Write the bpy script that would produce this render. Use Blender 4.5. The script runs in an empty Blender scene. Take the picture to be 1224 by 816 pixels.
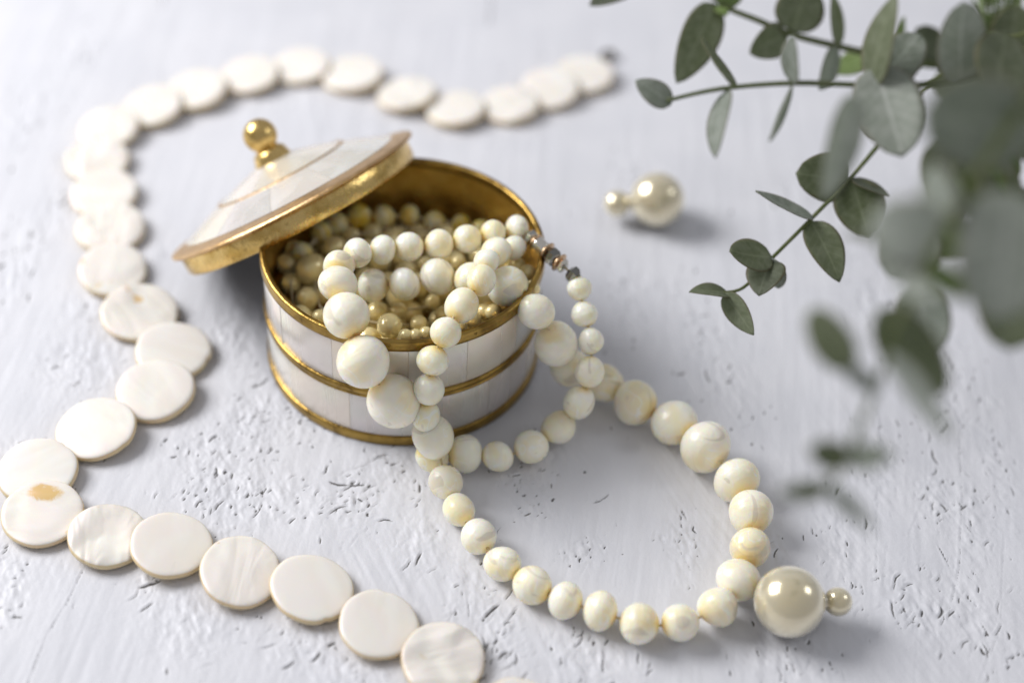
import bpy, math, random
from mathutils import Vector, Matrix

random.seed(7)
S = 0.01                      # all literal lengths below are centimetres
scene = bpy.context.scene
col = scene.collection

# ------------------------------------------------------------------ camera
def cam_setup(loc, right, up, back):
    cd = bpy.data.cameras.new('camera')
    co = bpy.data.objects.new('camera', cd)
    col.objects.link(co)
    m = Matrix((
        (right[0], up[0], back[0], loc[0] * S),
        (right[1], up[1], back[1], loc[1] * S),
        (right[2], up[2], back[2], loc[2] * S),
        (0, 0, 0, 1)))
    co.matrix_world = m
    cd.sensor_width = 36.0
    cd.lens = 36.0 * 2000.0 / 1224.0
    cd.clip_start = 0.01
    cd.clip_end = 50.0
    cd.dof.use_dof = True
    cd.dof.focus_distance = 38.9 * S
    cd.dof.aperture_fstop = 4.5
    cd.dof.aperture_blades = 0
    scene.camera = co
cam_setup((0.000,-31.683,30.313), (0.998,0.041,0.042), (-0.059,0.690,0.721), (-0.000,-0.723,0.691))

# ------------------------------------------------------------------ world (dim room) and window light
world = bpy.data.worlds.new('World')
scene.world = world
world.use_nodes = True
wb = world.node_tree.nodes['Background']
wb.inputs[0].default_value = (0.965, 0.96, 1.0, 1)
wb.inputs[1].default_value = 0.33

def area(name, direction, dist, sx, sy, power, color, target=(0, -1, 0)):
    ld = bpy.data.lights.new(name, 'AREA')
    ld.shape = 'RECTANGLE'
    ld.size = sx * S
    ld.size_y = sy * S
    ld.energy = power
    ld.color = color
    o = bpy.data.objects.new(name, ld)
    col.objects.link(o)
    d = Vector(direction).normalized()
    o.location = (Vector(target) + d * dist) * S
    o.rotation_euler = d.to_track_quat('Z', 'Y').to_euler()
    return o
area('window_light', (-0.75, 0.23, 0.62), 92, 50, 44, 8.8, (1.0, 0.985, 0.975))
area('second_window_light', (0.76, 0.10, 0.64), 100, 26, 26, 0.75, (0.95, 0.97, 1.0))

scene.render.engine = 'CYCLES'
scene.cycles.use_denoising = True
scene.cycles.max_bounces = 10
scene.cycles.caustics_reflective = False
scene.cycles.caustics_refractive = False
scene.view_settings.view_transform = 'Standard'
scene.view_settings.look = 'None'
scene.view_settings.exposure = 0.12
scene.view_settings.gamma = 1.0

# ------------------------------------------------------------------ node helpers
class NT:
    def __init__(self, name):
        self.m = bpy.data.materials.new(name)
        self.m.use_nodes = True
        self.t = self.m.node_tree
        self.b = self.t.nodes['Principled BSDF']
        self.out = self.t.nodes['Material Output']
    def n(self, kind, **kw):
        nd = self.t.nodes.new(kind)
        ins = kw.pop('ins', {})
        for k, v in kw.items():
            setattr(nd, k, v)
        for k, v in ins.items():
            self.put(nd.inputs[k], v)
        return nd
    def put(self, sock, v):
        if isinstance(v, bpy.types.NodeSocket):
            self.t.links.new(v, sock)
        else:
            if hasattr(sock.default_value, '__len__') and not hasattr(v, '__len__'):
                v = [v] * len(sock.default_value)
            if hasattr(v, '__len__') and len(v) == 3 and len(sock.default_value) == 4:
                v = (*v, 1)
            sock.default_value = v
    def math(self, op, a, b=0.0, c=None, clamp=False):
        nd = self.n('ShaderNodeMath', operation=op, use_clamp=clamp)
        self.put(nd.inputs[0], a)
        self.put(nd.inputs[1], b)
        if c is not None:
            self.put(nd.inputs[2], c)
        return nd.outputs[0]
    def mix(self, f, a, b):
        nd = self.n('ShaderNodeMix', data_type='RGBA')
        self.put(nd.inputs[0], f)
        self.put(nd.inputs[6], a)
        self.put(nd.inputs[7], b)
        return nd.outputs[2]
    def ramp(self, f, lo, hi):
        nd = self.n('ShaderNodeMapRange', interpolation_type='SMOOTHSTEP', clamp=True)
        self.put(nd.inputs[0], f)
        nd.inputs[1].default_value = lo
        nd.inputs[2].default_value = hi
        return nd.outputs[0]
    def noise(self, vec, scale, detail=3, rough=0.5, dist=0.0):
        nd = self.n('ShaderNodeTexNoise', ins={'Scale': scale, 'Detail': detail, 'Roughness': rough, 'Distortion': dist})
        if vec is not None:
            self.put(nd.inputs['Vector'], vec)
        return nd.outputs['Fac']
    def mapping(self, vec, scale=(1, 1, 1), rot=(0, 0, 0), loc=(0, 0, 0)):
        nd = self.n('ShaderNodeMapping', ins={'Scale': scale, 'Rotation': rot, 'Location': loc})
        self.put(nd.inputs['Vector'], vec)
        return nd.outputs[0]
    def obj(self):
        return self.n('ShaderNodeTexCoord').outputs['Object']
    def rand(self):
        return self.n('ShaderNodeObjectInfo').outputs['Random']
    def shifted(self):
        """object coordinates moved by a random amount for each object"""
        c = self.n('ShaderNodeCombineXYZ')
        r = self.rand()
        self.put(c.inputs[0], self.math('MULTIPLY', r, 37.0))
        self.put(c.inputs[1], self.math('MULTIPLY', r, 91.0))
        self.put(c.inputs[2], self.math('MULTIPLY', r, 53.0))
        v = self.n('ShaderNodeVectorMath', operation='ADD')
        self.put(v.inputs[0], self.obj())
        self.put(v.inputs[1], c.outputs[0])
        return v.outputs[0]
    def bump(self, h, strength, distance):
        nd = self.n('ShaderNodeBump', ins={'Strength': strength, 'Distance': distance})
        self.put(nd.inputs['Height'], h)
        self.put(self.b.inputs['Normal'], nd.outputs[0])
        return nd
    def set(self, **kw):
        for k, v in kw.items():
            self.put(self.b.inputs[k.replace('_', ' ')], v)

# ------------------------------------------------------------------ materials
def mat_table():
    t = NT('white_painted_plaster')
    base = t.mapping(t.obj(), (100, 100, 100))          # cm
    wear = t.ramp(t.n('ShaderNodeAttribute', attribute_name='paint_loss').outputs['Fac'], 0.15, 0.75)
    broad = t.noise(base, 0.5, 2, 0.5)
    grain = t.noise(base, 16.0, 2, 0.6)
    tone = t.mix(t.ramp(broad, 0.35, 0.65), (0.675, 0.685, 0.735), (0.705, 0.713, 0.76))
    t.set(Base_Color=t.mix(t.math('MULTIPLY', wear, 0.93, clamp=True), tone, (0.085, 0.08, 0.075)), Roughness=0.46, Specular_IOR_Level=0.4)
    t.bump(grain, 0.25, 0.0002)
    return t.m

def mat_shell_bead(name='shell_bead', pale=(0.945, 0.908, 0.805), warm=(0.925, 0.84, 0.63)):
    t = NT(name)
    v = t.shifted()
    a = t.noise(v, 0.62, 1, 0.4, 0.5)
    b = t.noise(t.mapping(v, (0.5, 0.5, 1.9), (0.6, 0.3, 0)), 0.9, 2, 0.5, 1.0)
    c = t.mix(t.ramp(a, 0.36, 0.70), pale, warm)
    c = t.mix(t.math('MULTIPLY', t.ramp(b, 0.50, 0.64), 0.5), c, (0.91, 0.885, 0.83))
    # silvery nacre where the shell layers are cut through
    sliver = t.noise(t.mapping(v, (0.45, 1.5, 0.45), (0.2, 0.9, 0.4)), 0.9, 1, 0.4, 1.2)
    nac = t.math('MULTIPLY', t.ramp(sliver, 0.65, 0.68), 0.55)
    c = t.mix(nac, c, (0.63, 0.605, 0.55))
    streak = t.math('MULTIPLY', t.ramp(t.math('ABSOLUTE', t.math('SUBTRACT', sliver, 0.56)), 0.022, 0.0), 0.75)
    c = t.mix(streak, c, (0.97, 0.955, 0.92))
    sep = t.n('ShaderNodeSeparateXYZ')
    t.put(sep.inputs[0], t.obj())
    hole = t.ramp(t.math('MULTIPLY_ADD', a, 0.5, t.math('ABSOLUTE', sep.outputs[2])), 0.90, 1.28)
    c = t.mix(t.math('MULTIPLY', hole, 0.6), c, (0.87, 0.69, 0.31))  # amber drilled ends, deepened for warm light reflected between beads
    hv = t.n('ShaderNodeHueSaturation')
    t.put(hv.inputs['Color'], c)
    t.put(hv.inputs['Saturation'], t.math('MULTIPLY_ADD', t.rand(), 0.45, 0.95))
    t.set(Base_Color=hv.outputs[0], Roughness=t.math('MULTIPLY_ADD', b, 0.3, 0.17), Specular_IOR_Level=0.5,
          Subsurface_Weight=0.85, Subsurface_Radius=(1.0, 0.72, 0.34), Subsurface_Scale=0.0042,
          Coat_Weight=0.25, Coat_Roughness=0.12)
    t.bump(t.math('SUBTRACT', b, t.math('MULTIPLY', nac, 0.3)), 0.12, 0.006)
    return t.m

def mat_pearl(name, colr, dark, metallic):
    t = NT(name)
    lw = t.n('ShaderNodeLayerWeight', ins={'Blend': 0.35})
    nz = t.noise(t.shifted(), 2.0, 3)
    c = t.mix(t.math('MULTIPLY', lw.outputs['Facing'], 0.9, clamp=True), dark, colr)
    c = t.mix(t.math('MULTIPLY', nz, 0.25), c, colr)
    t.set(Base_Color=c, Metallic=metallic, Roughness=0.20, Coat_Weight=0.5, Coat_Roughness=0.10,
          Subsurface_Weight=0.15, Subsurface_Radius=(1, 0.8, 0.5), Subsurface_Scale=0.002)
    return t.m

def mat_nacre_panel():
    t = NT('mother_of_pearl_panel')
    v = t.shifted()
    cyl = t.mapping(v, (100, 100, 100))
    band = t.noise(t.mapping(cyl, (1.1, 1.1, 0.10), (0.15, 0.1, 0)), 1.0, 3, 0.5, 0.5)
    patch = t.noise(cyl, 0.45, 2, 0.5)
    c = t.mix(t.ramp(band, 0.38, 0.66), (0.79, 0.76, 0.70), (0.86, 0.84, 0.80))
    c = t.mix(t.math('MULTIPLY', t.ramp(patch, 0.42, 0.62), 0.6), c, (0.87, 0.80, 0.70))
    rn = t.rand()
    c = t.mix(t.math('MULTIPLY', t.math('SUBTRACT', 1.0, t.ramp(rn, 0.15, 0.45)), 0.75), c, (0.85, 0.78, 0.655))
    c = t.mix(t.math('MULTIPLY', t.ramp(rn, 0.5, 0.95), 0.8), c, (0.63, 0.62, 0.615))
    t.set(Base_Color=c, Roughness=t.math('MULTIPLY_ADD', band, 0.3, 0.12), Coat_Weight=0.3, Coat_Roughness=0.06,
          Thin_Film_Thickness=t.math('MULTIPLY_ADD', patch, 500.0, 200.0), Thin_Film_IOR=1.6, Specular_IOR_Level=0.9,
          Metallic=0.35, Subsurface_Weight=0.2, Subsurface_Radius=(1, 0.8, 0.6), Subsurface_Scale=0.001)
    t.bump(t.math('MULTIPLY_ADD', band, 0.25, patch), 0.4, 0.002)
    return t.m

def mat_brass(name, colr, dull, rough):
    t = NT(name)
    cm = t.mapping(t.obj(), (100, 100, 100))
    n1 = t.noise(cm, 1.3, 5, 0.6)
    n2 = t.noise(cm, 9.0, 4, 0.6)
    c = t.mix(t.ramp(n1, 0.40, 0.68), colr, dull)
    spots = t.ramp(t.noise(cm, 3.4, 4, 0.7), 0.60, 0.70)
    c = t.mix(t.math('MULTIPLY', spots, 0.6), c, tuple(0.45 * x for x in dull))
    t.set(Base_Color=c, Metallic=1.0, Roughness=t.math('MULTIPLY_ADD', spots, 0.2, t.math('MULTIPLY_ADD', n2, 0.3, rough)))
    t.bump(t.math('MULTIPLY_ADD', n1, 1.6, t.math('MULTIPLY', n2, 0.2)), 0.42, 0.0008)
    return t.m

def mat_disc(name='shell_disc', amber=False):
    t = NT(name)
    loc = t.obj()
    v = t.shifted()
    sep = t.n('ShaderNodeSeparateXYZ')
    t.put(sep.inputs[0], loc)
    fib = t.noise(t.mapping(v, (0.45, 1.3, 1.0), (0, 0, 0.7)), 1.0, 2, 0.5, 0.8)
    pat = t.noise(v, 0.7, 1, 0.5, 0.6)
    c = t.mix(t.ramp(fib, 0.36, 0.66), (0.86, 0.82, 0.765), (0.90, 0.875, 0.84))
    c = t.mix(t.math('MULTIPLY', t.ramp(pat, 0.45, 0.68), 0.6), c, (0.89, 0.845, 0.79))
    c = t.mix(t.math('MULTIPLY', t.rand(), 0.5), c, (0.86, 0.82, 0.755))
    spot = t.math('MULTIPLY', t.ramp(t.noise(v, 1.15, 3, 0.6, 0.4), 0.66, 0.72), t.ramp(t.rand(), 0.55, 0.6))
    c = t.mix(t.math('MULTIPLY', spot, 0.75), c, (0.68, 0.42, 0.10))
    if amber:
        g = t.n('ShaderNodeVectorMath', operation='DISTANCE')
        t.put(g.inputs[0], t.mapping(loc, (1.0, 1.7, 0.0)))
        g.inputs[1].default_value = (-0.05, 0.95, 0)
        near = t.math('SUBTRACT', 1.0, t.ramp(g.outputs['Value'], 0.15, 0.75))
        blot = t.ramp(t.math('MULTIPLY', near, t.noise(loc, 3.4, 5, 0.7, 1.0)), 0.16, 0.46)
        c = t.mix(t.math('MULTIPLY', blot, 0.85), c, (0.72, 0.47, 0.13))
    side = t.math('SUBTRACT', 1.0, t.ramp(t.math('MULTIPLY_ADD', pat, 0.05, sep.outputs[2]), 0.095, 0.125))
    c = t.mix(t.math('MULTIPLY', side, 0.85), c, (0.74, 0.57, 0.30))
    t.set(Base_Color=c, Roughness=t.math('MULTIPLY_ADD', fib, 0.35, 0.18), Coat_Weight=0.15, Coat_Roughness=0.10,
          Thin_Film_Thickness=t.math('MULTIPLY_ADD', pat, 450.0, 200.0), Thin_Film_IOR=1.55, Specular_IOR_Level=0.7,
          Subsurface_Weight=0.3, Subsurface_Radius=(1, 0.78, 0.5), Subsurface_Scale=0.0012)
    t.bump(t.math('MULTIPLY', t.math('ADD', pat, t.math('MULTIPLY', fib, 0.4)), t.math('POWER', t.rand(), 3.0)), 0.25, 0.02)
    return t.m

def mat_leaf(name, c1, c2):
    t = NT(name)
    cm = t.mapping(t.obj(), (100, 100, 100))
    n1 = t.noise(cm, 4.0, 4, 0.65)
    c = t.mix(t.ramp(n1, 0.38, 0.64), c1, c2)
    c = t.mix(t.math('MULTIPLY', t.rand(), 0.25), c, (0.20, 0.22, 0.19))
    lu = t.n('ShaderNodeSeparateXYZ')
    t.put(lu.inputs[0], t.n('ShaderNodeAttribute', attribute_name='blade').outputs['Vector'])
    off = t.math('ABSOLUTE', lu.outputs[1])
    rib = t.math('SUBTRACT', 1.0, t.ramp(off, 0.02, 0.09))
    ph = t.math('FRACT', t.math('ADD', t.math('SUBTRACT', t.math('MULTIPLY', lu.outputs[0], 8.0), t.math('MULTIPLY', off, 1.8)), t.math('MULTIPLY', n1, 0.6)))
    side = t.math('MULTIPLY', t.math('SUBTRACT', 1.0, t.ramp(t.math('ABSOLUTE', t.math('SUBTRACT', ph, 0.5)), 0.02, 0.14)), 0.45)
    vein = t.math('MULTIPLY', t.math('MAXIMUM', rib, side), lu.outputs[2])
    c = t.mix(t.math('MULTIPLY', vein, 0.38), c, tuple(min(1.0, 1.5 * x + 0.05) for x in c2))
    rim = t.math('MULTIPLY', t.math('MULTIPLY', t.ramp(t.math('MULTIPLY_ADD', n1, 0.2, off), 0.93, 1.08), lu.outputs[2]), 0.5)
    c = t.mix(rim, c, (0.20, 0.13, 0.07))
    t.set(Base_Color=c, Roughness=0.55, Specular_IOR_Level=0.4)
    tr = t.n('ShaderNodeBsdfTranslucent')
    t.put(tr.inputs[0], t.mix(0.5, c, (0.30, 0.38, 0.16)))
    mx = t.n('ShaderNodeMixShader')
    mx.inputs[0].default_value = 0.45
    t.t.links.new(t.b.outputs[0], mx.inputs[1])
    t.t.links.new(tr.outputs[0], mx.inputs[2])
    t.t.links.new(mx.outputs[0], t.out.inputs[0])
    return t.m

def mat_plain(name, colr, rough, metallic=0.0, **kw):
    t = NT(name)
    n1 = t.noise(t.mapping(t.obj(), (100, 100, 100)), 6.0, 3)
    c = t.mix(n1, colr, tuple(x * 0.8 for x in colr))
    t.set(Base_Color=c, Roughness=rough, Metallic=metallic, **kw)
    return t.m

M = {
    'table': mat_table(),
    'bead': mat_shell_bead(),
    'brass_lit_bead': mat_shell_bead('brass_lit_shell_bead', (0.92, 0.76, 0.40), (0.88, 0.64, 0.24)),  # cream beads tinted with the golden light thrown back by the brass
    'pearl': mat_pearl('champagne_pearl', (1.0, 0.98, 0.88), (0.78, 0.68, 0.44), 0.6),  # nacre shift; darker face-on tone also paints in the dark room's reflection
    'seed': mat_pearl('golden_pearl', (0.99, 0.88, 0.54), (0.95, 0.77, 0.36), 0.2),
    'panel': mat_nacre_panel(),
    'brass': mat_brass('aged_brass', (0.42, 0.275, 0.075), (0.21, 0.13, 0.035), 0.18),
    'bright_brass': mat_brass('polished_brass', (0.78, 0.56, 0.22), (0.55, 0.36, 0.10), 0.10),
    'inner_brass': mat_brass('inner_brass', (0.90, 0.64, 0.22), (0.74, 0.48, 0.13), 0.22),
    'copper': mat_brass('coppery_brass', (0.66, 0.45, 0.24), (0.50, 0.32, 0.14), 0.24),
    'disc': mat_disc(),
    'amber_disc': mat_disc('amber_blotched_disc', True),
    'steel': mat_plain('silver_metal', (0.92, 0.88, 0.80), 0.14, 1.0),
    'rose': mat_plain('rose_gold_metal', (0.70, 0.48, 0.30), 0.2, 1.0),
    'crystal': mat_plain('silver_crystal', (0.62, 0.62, 0.58), 0.07, 1.0),
    'dark_crystal': mat_plain('smoky_crystal', (0.30, 0.30, 0.28), 0.05, 1.0),
    'thread': mat_plain('cream_thread', (0.70, 0.58, 0.36), 0.7),
    'dark_metal': mat_plain('tarnished_metal', (0.20, 0.18, 0.15), 0.35, 0.9),
    'joint': mat_plain('amber_glue', (0.74, 0.62, 0.48), 0.4),
    'olive': mat_leaf('leaf_olive_green', (0.18, 0.21, 0.115), (0.26, 0.29, 0.19)),
    'dark': mat_leaf('leaf_dark_green', (0.12, 0.136, 0.09), (0.18, 0.20, 0.145)),
    'grey': mat_leaf('leaf_grey_green', (0.30, 0.335, 0.29), (0.42, 0.45, 0.41)),
    'pale': mat_leaf('leaf_grey_window_lit', (0.52, 0.56, 0.51), (0.65, 0.68, 0.64)),  # second window's light on these leaves put into a paler colour
    'green': mat_leaf('leaf_fresh_green', (0.22, 0.32, 0.09), (0.32, 0.42, 0.17)),
    'stem': mat_leaf('stem_green', (0.13, 0.16, 0.05), (0.20, 0.22, 0.10)),
}

# ------------------------------------------------------------------ mesh helpers
def mesh(name, verts, faces, smooth=True, scale=S):
    me = bpy.data.meshes.new(name)
    me.from_pydata([(v[0] * scale, v[1] * scale, v[2] * scale) for v in verts], [], faces)
    me.update()
    if smooth:
        me.polygons.foreach_set('use_smooth', [True] * len(me.polygons))
    return me

def link(name, me, mat, parent=None):
    o = bpy.data.objects.new(name, me)
    col.objects.link(o)
    if mat is not None and not me.materials:
        me.materials.append(mat)
    if parent is not None:
        o.parent = parent
    return o

def thing(name, label, cat, loc=(0, 0, 0), group=None):
    o = bpy.data.objects.new(name, None)
    o.empty_display_size = 0.01
    col.objects.link(o)
    o.location = Vector(loc) * S
    o['label'] = label
    o['category'] = cat
    if group:
        o['group'] = group
    return o

def lathe(profile, n=96, closed=True):
    """revolve (r, z) points about z; closed joins the last point to the first"""
    vs, fs = [], []
    k = len(profile)
    for i in range(n):
        a = 2 * math.pi * i / n
        for r, z in profile:
            vs.append((r * math.cos(a), r * math.sin(a), z))
    m = k if closed else k - 1
    for i in range(n):
        j = (i + 1) % n
        for p in range(m):
            q = (p + 1) % k
            fs.append((i * k + p, j * k + p, j * k + q, i * k + q))
    return vs, fs

def segment(profile, a0, a1, n):
    """a closed (r, z) section swept from angle a0 to a1, with end caps"""
    vs, fs = [], []
    k = len(profile)
    for i in range(n + 1):
        a = a0 + (a1 - a0) * i / n
        for r, z in profile:
            vs.append((r * math.cos(a), r * math.sin(a), z))
    for i in range(n):
        for p in range(k):
            q = (p + 1) % k
            fs.append((i * k + p, (i + 1) * k + p, (i + 1) * k + q, i * k + q))
    fs.append(tuple(range(k)))
    fs.append(tuple(n * k + p for p in reversed(range(k))))
    return vs, fs

def fix_normals(me):
    import bmesh
    bm = bmesh.new()
    bm.from_mesh(me)
    bmesh.ops.recalc_face_normals(bm, faces=bm.faces)
    bm.to_mesh(me)
    bm.free()
    return me

def crisp(o, angle=35):
    """smooth shading with sharp edges kept"""
    import bmesh
    bm = bmesh.new()
    bm.from_mesh(o.data)
    bmesh.ops.recalc_face_normals(bm, faces=bm.faces)
    lim = math.radians(angle)
    for e in bm.edges:
        if len(e.link_faces) == 2 and e.calc_face_angle(0) > lim:
            e.smooth = False
    bm.to_mesh(o.data)
    bm.free()
    return o

def round_rect(r0, r1, z0, z1, b):
    """section rectangle with clipped corners"""
    return [(r0 + b, z0), (r1 - b, z0), (r1 - b * 0.3, z0 + b * 0.3), (r1, z0 + b), (r1, z1 - b), (r1 - b * 0.3, z1 - b * 0.3),
            (r1 - b, z1), (r0 + b, z1), (r0 + b * 0.3, z1 - b * 0.3), (r0, z1 - b), (r0, z0 + b), (r0 + b * 0.3, z0 + b * 0.3)]

def sphere_mesh(name, nu=28, nv=18, bumps=0.0, seed=0, hole=False, flat=1.0, scale=1.0):
    rnd = random.Random(seed)
    ks = [(Vector((rnd.gauss(0, 1), rnd.gauss(0, 1), rnd.gauss(0, 1))).normalized(), rnd.uniform(-1, 1), rnd.uniform(1.2, 2.6), rnd.uniform(0, 6)) for _ in range(6)]
    def disp(d):
        return 1 + bumps * sum(w * math.sin(f * d.dot(k) + p) for k, w, f, p in ks) / 2.5
    vs, fs = [], []
    vs.append((0, 0, 1))
    for j in range(1, nv):
        th = math.pi * j / nv
        for i in range(nu):
            ph = 2 * math.pi * i / nu
            d = Vector((math.sin(th) * math.cos(ph), math.sin(th) * math.sin(ph), math.cos(th)))
            d2 = d * disp(d)
            vs.append((d2.x, d2.y, d2.z * flat))
    vs.append((0, 0, -1))
    vs[0] = (0, 0, flat * (0.9 if hole else 1))
    vs[-1] = (0, 0, -flat * (0.9 if hole else 1))
    for i in range(nu):
        fs.append((0, 1 + i, 1 + (i + 1) % nu))
    for j in range(nv - 2):
        for i in range(nu):
            a = 1 + j * nu + i
            b = 1 + j * nu + (i + 1) % nu
            fs.append((a, a + nu, b + nu, b))
    last = len(vs) - 1
    o = 1 + (nv - 2) * nu
    for i in range(nu):
        fs.append((o + i, last, o + (i + 1) % nu))
    return mesh(name, vs, fs, True, scale)

def tube(points, radii, n=8, caps=True):
    pts = [Vector(p) for p in points]
    if not hasattr(radii, '__len__'):
        radii = [radii] * len(pts)
    vs, fs = [], []
    ref = Vector((0.13, 0.21, 0.97))
    prev = None
    for i, p in enumerate(pts):
        t = (pts[min(i + 1, len(pts) - 1)] - pts[max(i - 1, 0)]).normalized()
        if prev is None:
            u = t.cross(ref).normalized()
        else:
            u = (prev - t * prev.dot(t)).normalized()
        prev = u
        w = t.cross(u)
        for k in range(n):
            a = 2 * math.pi * k / n
            vs.append(tuple(p + (u * math.cos(a) + w * math.sin(a)) * radii[i]))
    for i in range(len(pts) - 1):
        for k in range(n):
            k2 = (k + 1) % n
            fs.append((i * n + k, i * n + k2, (i + 1) * n + k2, (i + 1) * n + k))
    if caps:
        fs.append(tuple(reversed(range(n))))
        fs.append(tuple((len(pts) - 1) * n + k for k in range(n)))
    return vs, fs

def spline(pts, sub=6):
    P = [Vector(p) for p in pts]
    out = []
    for i in range(len(P) - 1):
        p0 = P[max(i - 1, 0)]
        p1, p2 = P[i], P[i + 1]
        p3 = P[min(i + 2, len(P) - 1)]
        for s in range(sub):
            t = s / sub
            out.append(0.5 * ((2 * p1) + (p2 - p0) * t + (2 * p0 - 5 * p1 + 4 * p2 - p3) * t * t + (3 * p1 - p0 - 3 * p2 + p3) * t ** 3))
    out.append(P[-1])
    return out

# ------------------------------------------------------------------ table
# paint-loss clusters: x, y, radius across, radius along, count, dash angle (deg), mean dash length
CHIPS = [
    (-5.97,-5.74,1.69,1.15,70,68,0.16), (-3.60,-5.56,0.60,1.01,40,34,0.20), (-2.69,-4.68,0.81,0.82,25,59,0.13), (-0.11,-9.68,0.66,1.20,75,64,0.28),
    (0.78,-5.48,0.64,0.69,22,59,0.14), (-4.04,-9.96,1.01,0.80,30,50,0.17), (1.99,-6.92,0.54,0.39,22,75,0.12), (4.24,-6.50,0.39,1.08,24,96,0.13),
    (3.76,-6.29,0.12,0.23,4,68,0.12), (7.90,-6.23,0.49,1.43,34,75,0.15), (9.62,-8.05,0.91,1.05,50,68,0.20), (10.80,-7.85,0.57,1.24,30,83,0.20),
    (9.21,-3.47,0.74,1.38,34,83,0.14), (11.19,-1.29,0.77,1.71,45,68,0.14), (11.01,0.55,0.88,1.76,50,68,0.15), (5.17,-1.18,1.07,1.25,28,59,0.16),
    (5.05,1.01,0.89,1.29,22,39,0.16), (-7.45,-0.38,1.09,1.14,32,55,0.17), (-6.14,-3.29,1.24,1.20,60,59,0.12), (-7.18,-4.49,1.02,1.18,34,64,0.13),
    (-13.00,4.64,0.59,2.05,30,68,0.25), (-13.44,1.73,0.56,1.63,30,75,0.25), (-10.88,-1.60,1.07,1.24,18,59,0.20), (-10.84,-9.20,0.37,1.02,14,27,0.15),
    (2.02,-9.86,1.10,0.75,34,79,0.20), (6.63,-9.64,1.11,0.59,34,86,0.17), (6.48,-6.71,0.35,0.73,12,83,0.14), (-1.91,-6.72,0.78,0.85,14,68,0.17),
    (-6.70,-9.47,1.11,1.07,10,50,0.13), (0.56,-4.70,0.93,0.76,24,50,0.13), (-7.84,-8.39,0.30,0.38,14,68,0.25), (13.27,4.83,0.95,2.06,40,68,0.20),
    (-5.38,-1.14,1.29,1.25,20,59,0.15), (-15.00,8.84,1.00,2.18,15,68,0.25), (-13.97,12.07,0.79,1.14,8,59,0.30), (2.81,0.50,0.88,0.96,10,59,0.12),
    (11.01,-5.22,0.80,1.45,20,83,0.20), (12.10,-3.52,0.41,1.80,20,86,0.20),
]
HAIRLINES = [
    ([(-9.39,-8.21), (-9.54,-9.22), (-9.78,-10.14), (-9.87,-11.37), (-9.83,-12.08)], 0.80),
    ([(11.35,-2.45), (11.09,-4.69), (10.69,-6.77), (10.20,-8.25)], 0.60),
    ([(9.42,-2.02), (9.01,-4.85), (8.69,-7.41)], 0.45),
    ([(9.09,-6.14), (8.86,-7.39)], 0.40),
    ([(9.55,-8.29), (9.21,-10.04)], 0.40),
    ([(11.37,-8.40), (10.65,-9.93)], 0.50),
    ([(10.50,-2.80), (10.19,-4.76)], 0.35),
    ([(11.94,-5.67), (11.43,-8.16)], 0.40),
    ([(8.14,-3.83), (8.12,-5.96)], 0.30),
    ([(1.77,-5.01), (1.54,-7.69)], 0.20),
    ([(2.87,-6.35), (2.69,-7.85)], 0.20),
    ([(10.64,-3.64), (9.62,-5.84)], 0.30),
]
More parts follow.
